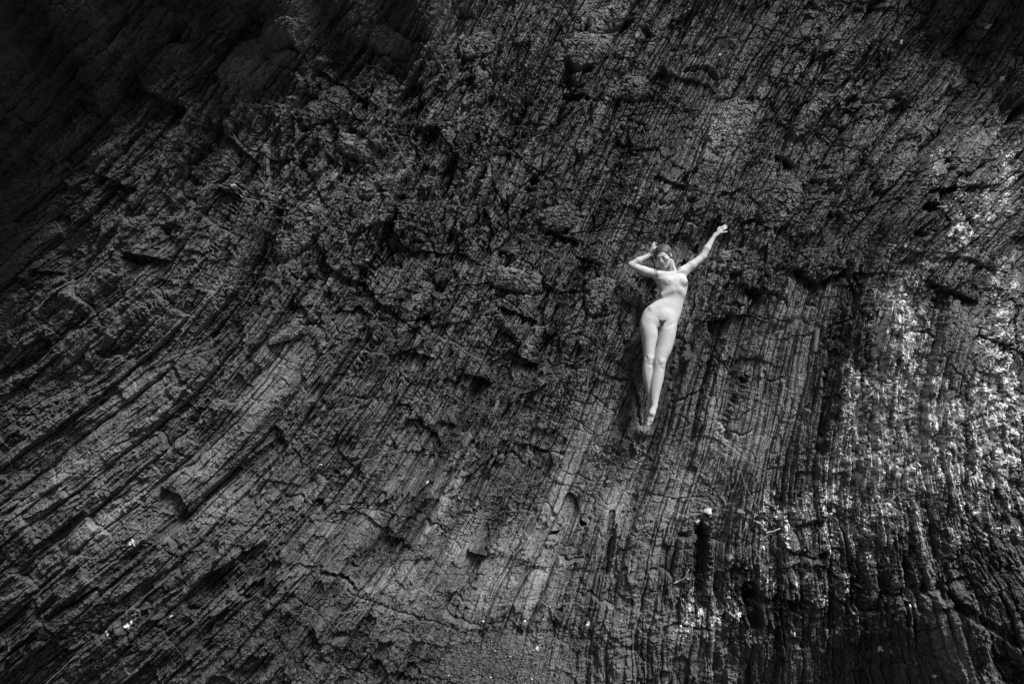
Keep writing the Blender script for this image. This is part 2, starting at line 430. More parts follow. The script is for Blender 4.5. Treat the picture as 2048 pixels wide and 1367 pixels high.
# ladders of small rungs weathered out between two beds
def ladder(pts, w_, rung, depth):
    global H
    acc = 0
    for (ax, ay), (bx, by) in zip(pts[:-1], pts[1:]):
        t_, s_, L = seg(ax, ay, bx, by)
        along = t_ * L + acc + .25 * s_ + 3 * fbm(PX / 14, PY / 14, 2, 3)
        m = (t_ > 0) * (t_ <= 1) * (1 - sstep(w_ * .6, w_, np.abs(s_) + 2 * fbm(PX / 8, PY / 8, 2, 4)))
        f_ = along / rung
        f_ = f_ - np.floor(f_)
        gate = sstep(-.15, .1, noise(along / (rung * 3.1), along * 0 + 2.5, int(ax)))
        H += (np.where(f_ < .5, 2.5, -depth) * gate) * m
        acc += L
ladder([(803,420),(775,475),(748,530),(722,585)], 8, 12, 11)
ladder([(478,365),(455,430),(425,500),(380,545)], 10, 9, 8)
ladder([(345,590),(300,625),(262,655)], 9, 10, 7)
ladder([(780,640),(745,690),(700,745)], 9, 11, 6)
ladder([(1495,745),(1468,800),(1450,850)], 8, 11, 7)
ladder([(1010,430),(960,500),(930,560)], 8, 12, 6)
ladder([(900,130),(860,210),(820,300)], 8, 12, 6)
ladder([(1085,330),(1060,390),(1030,440)], 9, 14, 7)
# the long rounded rib right of the figure, and the thin pale slab ends below
def rib(ax, ay, bx, by, r, amp):
    global H
    t_, s_, L = seg(ax, ay, bx, by)
    ov = np.maximum(np.maximum(-t_, t_ - 1), 0) * L
    d = np.sqrt(s_ * s_ + ov * ov) / r
    H = np.where(d < 1, np.maximum(H, 0) * 0 + H * (1 - sstep(1, .8, d)) + sstep(1, .8, d) * (np.mean(H[(d < 1.2)]) + amp * np.sqrt(np.clip(1 - d * d, 0, 1)) + .3 * a3), H)
    H -= amp * .7 * np.exp(-((d - 1.25) / .22) ** 2)
rib(1637, 657, 1632, 700, 6, 5)

def boulder(x, y, rx, ry, rot, amp, keep=.45):
    """a rounded lump standing out of the wall, its own chipping kept faintly"""
    global H
    c, s_ = math.cos(math.radians(rot)), math.sin(math.radians(rot))
    dx, dy = PX - F(x), -(PY - F(y))
    a = (dx * F(c) + dy * F(s_)) / F(rx); b = (-dx * F(s_) + dy * F(c)) / F(ry)
    d = (np.abs(a) ** 2.6 + np.abs(b) ** 2.6) ** (1 / 2.6) + .16 * fbm(PX / 30, PY / 30, 3, int(x) % 83)
    near = d < 1.2
    lo = float(np.mean(H[near]))
    m = 1 - sstep(.86, 1.0, d)
    dome = lo + amp * np.sqrt(np.clip(1 - (d * .95) ** 2, 0, 1)) + .22 * amp * dy / max(rx, ry) + 2.4 * a6 + 2.2 * a5 + 3.5 * a2
    H = H * (1 - m) + m * (keep * (H - lo) * .5 + dome)
    H -= amp * .55 * np.exp(-((d - 1.10) / .10) ** 2) * sstep(-.2, -.7, dy / ry * F(1.0))
for b_ in [(1178,92,48,36,25,20),(1216,34,44,26,20,18),(488,128,62,28,42,18),(560,70,40,22,40,14),(742,372,30,17,45,12),(712,292,46,24,-25,15),(1462,248,40,62,-28,13),
           (1408,352,20,54,-32,13),(770,80,55,26,-20,14),(650,210,60,26,35,14),(330,130,60,34,30,12),(1120,435,42,26,10,12),(1030,560,60,24,-10,12),(1200,590,34,40,0,12),
           (840,610,50,26,20,10),(1690,130,20,70,-38,16),(1620,230,18,60,-38,14),(1790,330,26,60,-40,16),(1960,300,60,30,40,16),(1900,480,54,30,30,12),(1260,170,44,26,0,10),
           (955,90,40,24,20,10),(430,330,50,28,30,12),(585,480,50,26,40,10),(1560,400,40,60,-25,12),(1480,520,44,26,10,10)]:
    boulder(*b_)
# room for the figure to lean into: the wall behind her is worn back
BODY = [(1312,585,40,70,0),(1345,560,45,60,0),(1330,640,52,60,0),(1318,720,46,70,0),(1305,790,34,60,0),(1295,840,22,26,0),(1330,515,34,30,0),(1275,530,32,26,0),
        (1300,505,20,26,0),(1395,520,34,26,40),(1425,485,26,26,50),(1360,700,26,60,-20)]
bm_ = np.clip(blobs([(1.0,) + b for b in BODY]) * 1.35, 0, 1)
H = H * (1 - .62 * bm_) - 15 * bm_ + bm_ * (.5 * a2 * 10)
pit(1297, 575, 20, 42, -10, 16)
pit(1358, 745, 14, 70, -14, 12)
pit(1272, 800, 10, 60, 10, 10)
# small foothold under the toes
ft = blob(1286, 866, 24, 9)
H += ft * 5

# albedo (rock tone with edge shade painted in) and lichen cover
alb = .092 + .075 * fbm(U / 26, V / 220, 4, 101) + .03 * fbm(PX / 120, PY / 120, 3, 102) + .045 * (h2 - .5) + .035 * (h3 - .5) + .03 * (r2 - .4) * ROUGH + .05 * (r5 - .5) * chip + .03 * (r6 - .5) + .03 * fbm(PX / 10, PY / 10, 3, 104)
alb = alb + .17 * SMOOTH * (.5 + .5 * sstep(700, 1000, PY))
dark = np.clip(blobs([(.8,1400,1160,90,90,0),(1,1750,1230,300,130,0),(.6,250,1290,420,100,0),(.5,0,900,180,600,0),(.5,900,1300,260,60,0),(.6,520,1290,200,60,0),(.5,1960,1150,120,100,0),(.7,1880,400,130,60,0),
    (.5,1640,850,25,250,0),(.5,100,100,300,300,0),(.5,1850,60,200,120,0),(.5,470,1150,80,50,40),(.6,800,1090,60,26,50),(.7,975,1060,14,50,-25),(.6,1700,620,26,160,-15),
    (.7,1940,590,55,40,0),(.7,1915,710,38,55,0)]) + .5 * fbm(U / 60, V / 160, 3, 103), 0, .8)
alb = alb * (1 - .62 * dark)  # rock tone plus shade painted at the left, bottom and top corners
alb = alb * (1 - .5 * BANDS)
tone_shade = np.clip(dark + .4 * BANDS, 0, 1)  # drives roughness: smoother where tone and painted shade are dark
dens = np.clip(blobs([(.9,1800,620,50,110,0),(1,1850,820,110,160,0),(.8,1780,900,90,120,0),(.7,1990,680,50,110,0),(.75,1990,900,80,160,0),(.7,1930,470,50,60,0),
    (.4,2020,560,50,50,0),(.35,1980,400,60,50,0),(.7,1700,800,22,70,0),(.5,1685,890,30,90,0),(.35,1660,1000,60,80,0),(.3,1800,1040,110,60,0),(.45,1560,1030,70,40,0),
    (.34,1440,1220,50,40,0),(.4,1370,1230,40,60,0),(.12,1990,150,50,160,0),(.45,2020,330,40,90,0),(.08,1900,260,60,80,0),(.3,1880,350,60,60,0),(.6,1760,720,40,90,0),(.35,1430,990,40,40,0),(.2,1600,1180,260,160,0),
    (.12,600,1300,300,80,0),(.12,1760,1200,300,150,0)]) - .55 * blob(1930, 590, 60, 45) - 1.0 * blob(1912, 705, 42, 60) - .6 * blob(1840, 730, 14, 60), 0, 1)
speck, cs_, _ = facets(PX / 7.0 + fbm(PX / 9, PY / 9, 2, 110), PY / 6.0 + fbm(PX / 9, PY / 9, 2, 111), 112, 1)
clump = fbm(PX / 30, PY / 44, 4, 113, .65)
fine = fbm(PX / 4.4, PY / 5.2, 3, 114, .65)
strk = fbm(wu / 7, V / 30, 3, 116)
li = dens * .66 + clump * .70 + fine * .85 + .40 * strk + .14 * (r3 - .5) + .25 * a5 + .20 * a2 - .17
lich = sstep(.24, .34, li) * sstep(.05, .2, dens) * np.clip(.35 + .9 * dens, 0, 1)
tone = np.clip(.35 + .5 * fbm(PX / 14, PY / 14, 3, 115) + .25 * speck, .1, 1)
# pale mineral veins
def vein(pts, w_, val=.28):
    global alb
    for (ax, ay), (bx, by) in zip(pts[:-1], pts[1:]):
        t_, s_, L = seg(ax, ay, bx, by)
        s_ = s_ + 5 * fbm(PX / 18, PY / 18, 3, 5)
        ov = np.maximum(np.maximum(-t_, t_ - 1), 0) * L
        m = np.exp(-(s_ * s_ + ov * ov) / w_ ** 2) * sstep(-.2, .1, fbm(PX / 7, PY / 7, 2, 6))
        alb = np.maximum(alb, val * m)
vein([(1213,1215),(1212,1290),(1219,1367)], 4.5, .26)
vein([(1764,1235),(1775,1262),(1788,1310)], 3.6, .26)
vein([(1932,1150),(1955,1190),(1972,1260),(1974,1367)], 6, .22)
vein([(1740,1110),(1760,1150),(1766,1235)], 2.2, .22)
vein([(1425,980),(1446,995),(1470,975)], 4, .3); vein([(1446,995),(1455,1010)], 4, .3)
vein([(1190,890),(1175,960),(1160,990)], 3.5, .2)
vein([(1462,650),(1440,720),(1432,745)], 1.3, .3)
vein([(810,255),(900,250),(955,232),(1000,222)], 1.8, .2)
vein([(255,1235),(300,1200),(345,1185)], 2.5, .2)
vein([(1960,690),(1955,760)], 2, .3)
vein([(1850,1095),(1840,1150)], 1.6, .3)
vein([(1545,1190),(1540,1310)], 2, .2)
for x_, y_, r_ in [(268,1083,7),(262,1086,4),(336,1237,4),(248,1256,7),(256,1249,5),(212,1266,5),(1562,1031,8),(1598,1044,6),(1526,1094,5),(1571,1089,3),(1403,1226,7),
    (1478,1226,6),(1582,1262,5),(1769,1303,7),(2019,1057,8),(2040,1057,6),(1960,1030,7),(1453,1247,6),(1440,1243,5),(1385,1250,7),(1458,1195,4),(1870,1352,5),(1836,1328,3),(1652,1018,5),
    (1815,1204,4),(1825,1208,3),(1402,1221,5),(1530,1157,4),(1464,1122,4),(1455,1110,6),(1508,1180,4),(1725,1176,4),(1695,1180,5),(1401,1048,6),(965,1242,5),(1075,1290,5),(855,965,4),(862,970,4),(640,930,3),(2010,155,6),(1980,50,5),(1810,80,5),(1440,110,3),(465,372,6),(790,460,4),(1215,965,4),(1050,1240,3),(1175,1248,5)]:
    d_ = np.hypot(PX - x_, PY - y_) / r_ + .9 * fbm(PX / 6, PY / 6, 2, int(x_ + y_) % 91)
    lich = np.maximum(lich, 1 - sstep(.55, 1.0, d_)); tone = np.where(d_ < 1, np.maximum(tone, .8), tone)
tone = np.clip(tone, 0, 1)
shelf = np.exp(-((PX - 1010) / 135) ** 4)
H = H * (1 - .6 * shelf * sstep(1255, 1300, PY)) + 62 * shelf * np.clip((PY - 1262) / 105, 0, 1.6)

# fade the fine relief out beyond the dense part of the mesh (outside the picture)
D = D0 - H * K * (D0 - CAM_Y) / DIST
NZ, NX = X.shape
# the leaning plane the figure rests in; the wall keeps a hand's breadth behind it
pc = (1200 + 360 / 2.972, 420 + 640 / 2.972)          # the pelvis in the photograph
BODY_Y = -0.10
s0 = (BODY_Y - CAM_Y) / DIST * K
body_z = CAM_Z + (683.5 - pc[1]) * s0
plane = BODY_Y + LEAN * (Z - body_z)
def limb(ax, ay, bx, by, r, off, soft=14.0):
    """the wall stays at least off metres behind the plane within r pixels of the line a-b"""
    global D
    t_, s_, L = seg(ax, ay, bx, by)
    ov = np.maximum(np.maximum(-t_, t_ - 1), 0) * L
    d = np.sqrt(s_ * s_ + ov * ov) + 5 * fbm(PX / 20, PY / 20, 3, int(ax) % 50)
    w_ = np.clip((d - r) / soft, 0, 30)
    lim = plane + off - .05 * w_ - K * (7 * a5 + 3 * a6 + 7 * a2 + 1.3 * lam + 2.0 * t3 * 4 + 5 * fbm(U / 8, V / 60, 3, 181))
    D = np.maximum(D, lim)
for L_ in [(1340,545,1332,600,32,.130),(1332,600,1316,650,36,.125),(1318,650,1312,720,36,.125),(1312,700,1308,790,34,.125),(1300,790,1292,840,20,.10),(1300,556,1296,592,22,.20),
           (1325,550,1290,546,14,.09),(1290,544,1262,530,12,.07),(1262,527,1303,507,8,.05),(1303,507,1308,495,10,.075),(1308,495,1316,478,14,.085),(1332,510,1345,540,16,.085),
           (1365,540,1390,522,10,.075),(1390,522,1412,506,9,.068),(1412,506,1434,468,8,.056),(1434,468,1450,458,10,.058),(1450,458,1466,446,13,.062)]:
    limb(*L_)

# the narrow ledge her toes rest on
D = D - .055 * np.exp(-((PX - 1290) / 14) ** 4 - ((PY - 864) / 8) ** 4) * (1 + .25 * a6 + .3 * a5)

def sample_D(px, py):
    """world point on the wall seen at a photograph pixel"""
    y = 0.0
    for _ in range(12):
        s = (y - CAM_Y) / DIST * K
        x, z = (px - 1024) * s, CAM_Z + (683.5 - py) * s
        i = int(np.clip(np.searchsorted(xs, x), 1, NX - 1)); j = int(np.clip(np.searchsorted(zs, z), 1, NZ - 1))
        y = .5 * y + .5 * float(D[j, i])
    s = (y - CAM_Y) / DIST * K
    return Vector(((px - 1024) * s, y, CAM_Z + (683.5 - py) * s))

# ------------------------------------------------------------------ materials
def new_mat(name):
    m = bpy.data.materials.new(name); m.use_nodes = True
    return m, m.node_tree.nodes, m.node_tree.links, m.node_tree.nodes["Principled BSDF"]
def math_node(n, l, op, a, b=None, clamp=False):
    k = n.new("ShaderNodeMath"); k.operation = op; k.use_clamp = clamp
    for i, v in enumerate((a, b)):
        if v is None: continue
        if isinstance(v, (int, float)): k.inputs[i].default_value = v
        else: l.new(v, k.inputs[i])
    return k.outputs[0]

m_rock, n, l, p = new_mat("cliff_rock")
at_a = n.new("ShaderNodeAttribute"); at_a.attribute_name = "albedo"
at_l = n.new("ShaderNodeAttribute"); at_l.attribute_name = "lichen"
at_s = n.new("ShaderNodeAttribute"); at_s.attribute_name = "bedding"
at_w = n.new("ShaderNodeAttribute"); at_w.attribute_name = "tone_and_shade"
mp = n.new("ShaderNodeMapping"); mp.inputs["Scale"].default_value = (1.0, .16, 1.0)
l.new(at_s.outputs["Vector"], mp.inputs["Vector"])
n1 = n.new("ShaderNodeTexNoise"); n1.inputs["Scale"].default_value = .55; n1.inputs["Detail"].default_value = 5; n1.inputs["Roughness"].default_value = .65
l.new(mp.outputs[0], n1.inputs["Vector"])
tc = n.new("ShaderNodeTexCoord")
n2 = n.new("ShaderNodeTexNoise"); n2.inputs["Scale"].default_value = 75; n2.inputs["Detail"].default_value = 4; n2.inputs["Roughness"].default_value = .7
l.new(tc.outputs["Object"], n2.inputs["Vector"])
f1 = math_node(n, l, 'MULTIPLY_ADD', n1.outputs[0], 2.4); n[-1].inputs[2].default_value = -.22
f2 = math_node(n, l, 'MULTIPLY_ADD', n2.outputs[0], 2.0); n[-1].inputs[2].default_value = 0
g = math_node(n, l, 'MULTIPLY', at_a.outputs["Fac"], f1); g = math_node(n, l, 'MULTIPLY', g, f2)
n3 = n.new("ShaderNodeTexNoise"); n3.inputs["Scale"].default_value = 42; n3.inputs["Detail"].default_value = 3; n3.inputs["Roughness"].default_value = .6
l.new(tc.outputs["Object"], n3.inputs["Vector"])
lt = math_node(n, l, 'MULTIPLY_ADD', n3.outputs[0], 1.15); n[-1].inputs[2].default_value = -.18
mx = n.new("ShaderNodeMix"); mx.data_type = 'FLOAT'
l.new(at_l.outputs["Fac"], mx.inputs[0]); l.new(g, mx.inputs[2]); l.new(lt, mx.inputs[3])
l.new(mx.outputs[0], p.inputs["Base Color"])
rg_ = math_node(n, l, 'MULTIPLY_ADD', at_w.outputs["Fac"], -.22); n[-1].inputs[2].default_value = .72
l.new(rg_, p.inputs["Roughness"])
p.inputs["Specular IOR Level"].default_value = .35
bsum = math_node(n, l, 'MULTIPLY_ADD', n1.outputs[0], 1.0); l.new(n2.outputs[0], n[-1].inputs[2])
bp = n.new("ShaderNodeBump"); bp.inputs["Strength"].default_value = .8; bp.inputs["Distance"].default_value = .006
l.new(bsum, bp.inputs["Height"]); l.new(bp.outputs[0], p.inputs["Normal"])

def plain(name, val, rough=.7, var=.3, scale=30, bump=.4, dist=.004, spec=.3):
    m, n, l, p = new_mat(name)
    tc = n.new("ShaderNodeTexCoord"); t = n.new("ShaderNodeTexNoise"); t.inputs["Scale"].default_value = scale; t.inputs["Detail"].default_value = 5
    l.new(tc.outputs["Object"], t.inputs["Vector"])
    o = math_node(n, l, 'MULTIPLY_ADD', t.outputs[0], val * var * 2); n[-1].inputs[2].default_value = val * (1 - var)
    l.new(o, p.inputs["Base Color"])
    p.inputs["Roughness"].default_value = rough; p.inputs["Specular IOR Level"].default_value = spec
    b = n.new("ShaderNodeBump"); b.inputs["Strength"].default_value = bump; b.inputs["Distance"].default_value = dist
    l.new(t.outputs[0], b.inputs["Height"]); l.new(b.outputs[0], p.inputs["Normal"])
    return m

# ------------------------------------------------------------------ mesh helpers
def fast_mesh(name, verts, quads, mat, attrs=None, smooth=True, parent=None):
    me = bpy.data.meshes.new(name)
    nv, nq = len(verts), len(quads)
    k = quads.shape[1]
    me.vertices.add(nv); me.vertices.foreach_set("co", np.ascontiguousarray(verts, F).ravel())
    me.loops.add(nq * k); me.loops.foreach_set("vertex_index", np.ascontiguousarray(quads, np.int32).ravel())
    me.polygons.add(nq); me.polygons.foreach_set("loop_start", np.arange(0, nq * k, k, dtype=np.int32))
    me.update(calc_edges=True)
    me.polygons.foreach_set("use_smooth", np.full(nq, smooth, bool))
    for an, av in (attrs or {}).items():
        if av.ndim == 2:
            a = me.attributes.new(an, 'FLOAT_VECTOR', 'POINT'); a.data.foreach_set("vector", np.ascontiguousarray(av, F).ravel())
        else:
            a = me.attributes.new(an, 'FLOAT', 'POINT'); a.data.foreach_set("value", np.ascontiguousarray(av, F).ravel())
    me.materials.append(mat)
    o = bpy.data.objects.new(name, me); col.objects.link(o)
    if parent: o.parent = parent
    return o
def tag(o, label=None, cat=None, group=None, kind=None):
    if label: o["label"] = label
    if cat: o["category"] = cat
    if group: o["group"] = group
    if kind: o["kind"] = kind
    return o

# ------------------------------------------------------------------ the cliff
idx = np.arange(NZ * NX, dtype=np.int32).reshape(NZ, NX)
quads = np.stack([idx[:-1, :-1], idx[:-1, 1:], idx[1:, 1:], idx[1:, :-1]], -1).reshape(-1, 4)
verts = np.stack([X, D, Z], -1).reshape(-1, 3)
lich_v = np.clip(lich * (.35 + .4 * tone), 0, 1)
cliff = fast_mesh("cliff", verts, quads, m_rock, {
    "albedo": np.clip(alb, .012, .4).ravel(), "lichen": lich_v.ravel(), "tone_and_shade": tone_shade.ravel(),
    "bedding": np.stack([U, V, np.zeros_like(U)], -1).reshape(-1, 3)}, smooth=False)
tag(cliff, "dark layered cliff face with curved steep beds and pale lichen on the right", "cliff", kind="structure")

# ground far below the picture
m_ground = plain("shingle_ground", .06, .85, .4, 6, .6, .02)
gn = 60
gxs = np.linspace(-60, 60, gn); gys = np.linspace(-70, 8, gn)
GX, GY = np.meshgrid(gxs, gys)
GZ = .12 * fbm(GX / 3, GY / 3, 3, 201)
gi = np.arange(gn * gn, dtype=np.int32).reshape(gn, gn)
ground = fast_mesh("ground", np.stack([GX, GY, GZ], -1).reshape(-1, 3), np.stack([gi[:-1, :-1], gi[:-1, 1:], gi[1:, 1:], gi[1:, :-1]], -1).reshape(-1, 4), m_ground)
tag(ground, "dark shingle ground at the foot of the cliff", "ground", kind="structure")

# ------------------------------------------------------------------ the figure, as one smooth implicit surface
S = 1.625e-3 * 1.0
class Field:
    def __init__(s, lo, hi, h):
        s.lo = np.array(lo, float); s.h = h
        s.n = np.ceil((np.array(hi) - lo) / h).astype(int)
        s.d = np.full(s.n, .2, F)
        s.ax = [s.lo[i] + h * np.arange(s.n[i]) for i in range(3)]
    def region(s, lo, hi):
        a = np.clip(((np.array(lo) - s.lo) / s.h).astype(int), 0, s.n - 1); b = np.clip(((np.array(hi) - s.lo) / s.h).astype(int) + 2, 1, s.n)
        sl = tuple(slice(a[i], b[i]) for i in range(3))
        g = np.meshgrid(*[s.ax[i][sl[i]] for i in range(3)], indexing='ij', sparse=True)
        return sl, g
    def mix(s, sl, d, k, op):
        o = s.d[sl]
        if op == 'add':
            hh = np.clip(.5 + .5 * (o - d) / k, 0, 1)
            s.d[sl] = o + (d - o) * hh - k * hh * (1 - hh)
        else:
            hh = np.clip(.5 - .5 * (o + d) / k, 0, 1)
            s.d[sl] = o + (-d - o) * hh + k * hh * (1 - hh)
    def cone(s, a, b, ra, rb, k=.012, op='add', flat=None):
        """tapered limb a-b; flat=(axis vector, factor) squeezes the section along the axis"""
        a, b = np.array(a, float), np.array(b, float)
        m = max(ra, rb) * 1.6 + .05
        sl, g = s.region(np.minimum(a, b) - m, np.maximum(a, b) + m)
        p = [g[i] - a[i] for i in range(3)]; ba = b - a; L2 = ba @ ba
        t = np.clip((p[0] * ba[0] + p[1] * ba[1] + p[2] * ba[2]) / L2, 0, 1)
        q = [p[i] - ba[i] * t for i in range(3)]
        d2 = q[0] ** 2 + q[1] ** 2 + q[2] ** 2
        r = ra + (rb - ra) * t
        if flat is not None:
            v, f = np.array(flat[0], float), flat[1]; v /= np.linalg.norm(v)
            c = q[0] * v[0] + q[1] * v[1] + q[2] * v[2]
            d2 = d2 + c * c * (1 / f ** 2 - 1)
        s.mix(sl, (np.sqrt(d2) - r).astype(F), k, op)
    def ell(s, c, r, R=None, k=.012, op='add'):
        c, r = np.array(c, float), np.array(r, float)
        R = np.eye(3) if R is None else R          # rows = local axes
        m = max(r) + .045
        sl, g = s.region(c - m, c + m)
        p = [g[i] - c[i] for i in range(3)]
        k0 = 0; k1 = 0
        for j in range(3):
            e = p[0] * R[j][0] + p[1] * R[j][1] + p[2] * R[j][2]
            k0 = k0 + (e / r[j]) ** 2; k1 = k1 + (e / r[j] ** 2) ** 2
        k0 = np.sqrt(k0); k1 = np.sqrt(k1) + 1e-9
        s.mix(sl, (k0 * (k0 - 1) / k1).astype(F), k, op)
    def loft(s, rows, k=.015, pw=2.0):
        """rows: (z, xl, xr, yc, half depth) from top to bottom"""
        rows = sorted(rows)
        zz = np.array([r[0] for r in rows])
        sl, g = s.region((min(r[1] for r in rows) - .05, -.25, zz[0] - .04), (max(r[2] for r in rows) + .05, .25, zz[-1] + .04))
        z = g[2].ravel()
        zc = np.clip(z, zz[0], zz[-1])
        def sm(vals):
            v = np.array(vals, float); m = np.gradient(v, zz)
            i = np.clip(np.searchsorted(zz, zc) - 1, 0, len(zz) - 2); hh = zz[i + 1] - zz[i]; t = (zc - zz[i]) / hh
            return ((2 * t ** 3 - 3 * t * t + 1) * v[i] + (t ** 3 - 2 * t * t + t) * hh * m[i] + (-2 * t ** 3 + 3 * t * t) * v[i + 1] + (t ** 3 - t * t) * hh * m[i + 1])[None, None]
        xl, xr, yc, dp = sm([r[1] for r in rows]), sm([r[2] for r in rows]), sm([r[3] for r in rows]), sm([r[4] for r in rows])
        w = (xr - xl) / 2; xc = (xr + xl) / 2
        q = (np.abs((g[0] - xc) / w) ** pw + np.abs((g[1] - yc) / dp) ** pw) ** (1 / pw)
        d = (q - 1) * np.minimum(w, dp)
        dz = np.maximum(np.maximum(zz[0] - z, z - zz[-1]), 0)[None, None]
        d = np.where(dz > 0, np.sqrt(np.maximum(d, 0) ** 2 + dz ** 2), d)
        s.mix(sl, d.astype(F), k, 'add')
    def nets(s):
        d = s.d; sg = d < 0
        nx, ny, nz = d.shape
        c = sg[:-1, :-1, :-1].astype(np.int8)
        tot = np.zeros(c.shape, np.int8)
        for i in (0, 1):
            for j in (0, 1):
                for k in (0, 1):
                    tot += sg[i:nx - 1 + i, j:ny - 1 + j, k:nz - 1 + k]
        act = (tot > 0) & (tot < 8)
        I = np.argwhere(act)
        acc = np.zeros((len(I), 3)); cnt = np.zeros(len(I))
        corners = [(i, j, k) for i in (0, 1) for j in (0, 1) for k in (0, 1)]
        vals = {q: d[I[:, 0] + q[0], I[:, 1] + q[1], I[:, 2] + q[2]].astype(float) for q in corners}
        for q in corners:
            for a in range(3):
                if q[a] == 0:
                    r = list(q); r[a] = 1; r = tuple(r)
                    v0, v1 = vals[q], vals[r]
                    m = (v0 < 0) != (v1 < 0)
                    t = np.where(m, v0 / np.where(m, v0 - v1, 1), 0)
                    pos = np.array(q, float)[None] + np.zeros((len(I), 3)); pos[:, a] += t
                    acc += pos * m[:, None]; cnt += m
        V_ = (I + acc / cnt[:, None]) * s.h + s.lo
        idm = np.full(c.shape, -1, np.int32); idm[act] = np.arange(len(I), dtype=np.int32)
        Q = []
        for a in range(3):
            b_, c_ = (a + 1) % 3, (a + 2) % 3
            s0 = [slice(1, -1)] * 3; s0[a] = slice(0, -1); s1 = list(s0); s1[a] = slice(1, None)
            e = np.argwhere(sg[tuple(s0)] != sg[tuple(s1)])
            off = np.array([1, 1, 1]); off[a] = 0
            e = e + off
            inside = sg[e[:, 0], e[:, 1], e[:, 2]]
            def cell(db, dc):
                f = e.copy(); f[:, b_] -= db; f[:, c_] -= dc
                return idm[f[:, 0], f[:, 1], f[:, 2]]
            q = np.stack([cell(1, 1), cell(0, 1), cell(0, 0), cell(1, 0)], -1)
            q[~inside] = q[~inside][:, ::-1]
            Q.append(q)
        return V_, np.concatenate(Q)

def c3(cx, cy, y=0.0):
    return ((cx - 360) * S, y, (640 - cy) * S)
def rows(lst):
    return [((640 - y) * S, (a - 360) * S, (b - 360) * S, yc, dp) for y, a, b, yc, dp in lst]

B = Field((-.36, -.20, -1.06), (.70, .20, .94), .0036)
# trunk
B.loft(rows([(372,352,505,.012,.055),(385,336,516,.006,.075),(405,330,524,.0,.088),(430,345,527,-.002,.092),(460,353,525,-.002,.090),(490,359,519,0,.083),(512,359,512,.004,.075),
    (530,346,506,.006,.074),(548,318,500,.006,.078),(572,284,493,.006,.084),(600,260,486,.008,.090),(630,247,477,.010,.095),(658,243,466,.012,.096),(685,250,455,.016,.092),(700,262,445,.018,.085)]), .02, 2.25)
# legs
B.loft(rows([(590,285,335,.012,.045),(640,250,350,.006,.080),(690,239,347,.004,.088),(740,241,342,.0,.086),(800,247,329,0,.074),(850,250,318,.0,.063),(885,250,315,.0,.056),(915,246,309,.008,.056),
    (950,243,303,.018,.058),(1000,249,299,.026,.052),(1050,260,294,.034,.040),(1100,270,298,.042,.031),(1145,273,302,.048,.026),(1170,278,300,.052,.018)]), .018)
B.loft(rows([(600,385,440,.010,.045),(650,358,458,.0,.080),(690,349,455,-.004,.088),(740,343,446,-.010,.086),(800,332,430,-.016,.076),(850,318,411,-.022,.066),(885,311,391,-.026,.058),(915,307,380,-.024,.055),
    (950,302,374,-.014,.056),(1000,292,366,-.008,.054),(1050,287,353,-.006,.045),(1100,287,338,-.008,.035),(1150,290,326,-.012,.029),(1175,296,318,-.014,.020)]), .008)
# knees
B.ell(c3(286,884,-.044), (.021,.014,.022), k=.022); B.ell(c3(287,908,-.038), (.011,.010,.011), k=.022)
B.ell(c3(352,908,-.070), (.022,.014,.023), k=.022); B.ell(c3(356,934,-.058), (.012,.010,.011), k=.022)
B.ell(c3(264,882,-.056), (.007,.010,.014), k=.016, op='sub'); B.ell(c3(324,905,-.084), (.007,.010,.016), k=.016, op='sub')
# shins
B.cone(c3(288,940,-.028), c3(285,1080,.014), .010, .007, .03); B.cone(c3(345,960,-.048), c3(314,1110,-.024), .010, .007, .03)
# front foot, toes pointing down
fl = ((.5, -.7, .0), .62)
B.cone(c3(308,1160,-.012), c3(290,1205,-.026), .028, .030, .016, flat=((0,1,0), .85))
B.cone(c3(292,1200,-.024), c3(280,1238,-.012), .031, .031, .014, flat=((.1,1,0), .52))
for (a, b, ax_, by_, r) in [(271,1240,264,1272,.0105),(279,1244,274,1271,.0075),(285,1243,281,1266,.007),(291,1241,288,1259,.0068),(296,1237,294,1251,.0065)]:
    B.cone(c3(a, b, -.012), c3(ax_, by_, -.006), r * 1.1, r, .004)
B.ell(c3(300,1178,.018), (.022,.026,.024), k=.014)
# rear foot and its heel
B.cone(c3(287,1150,.05), c3(272,1172,.062), .024, .019, .012)
B.cone(c3(287,1160,.05), c3(288,1222,.062), .024, .022, .012)
B.cone(c3(288,1215,.062), c3(284,1250,.066), .022, .014, .008)
# pelvis, belly, ribs
B.ell(c3(303,592,-.044), (.016,.016,.022), k=.03); B.ell(c3(440,645,-.036), (.014,.014,.022), k=.03)
B.ell(c3(385,640,-.034), (.080,.055,.085), k=.035)
B.ell(c3(364,688,-.040), (.030,.034,.040), k=.035)
B.ell(c3(260,690,.01), (.03,.06,.06), k=.03)
B.ell(c3(430,581,-.084), (.0042,.016,.0075), k=.005, op='sub')
B.cone(c3(436,560,-.092), c3(452,500,-.094), .007, .008, .020, op='sub')
B.cone(c3(335,650,-.094), c3(358,706,-.094), .005, .009, .018, op='sub')
B.cone(c3(440,676,-.092), c3(385,708,-.104), .005, .008, .022, op='sub')
B.cone(c3(405,560,-.09), c3(420,505,-.094), .004, .005, .016, op='sub')
B.cone(c3(352,735,-.10), c3(326,870,-.078), .004, .004, .008, op='sub')
B.cone(c3(372,508,-.046), c3(430,480,-.068), .012, .010, .04); B.cone(c3(492,503,-.034), c3(474,482,-.062), .010, .010, .04)
for k_, yy in enumerate((468, 482, 496)):
    B.cone(c3(500 - k_ * 3, yy + 4, -.094), c3(519, yy - 4, -.062), .0035, .0035, .010, 'sub')
    B.cone(c3(372 - k_ * 2, yy + 2, -.088), c3(392, yy + 6, -.096), .003, .003, .010, 'sub')
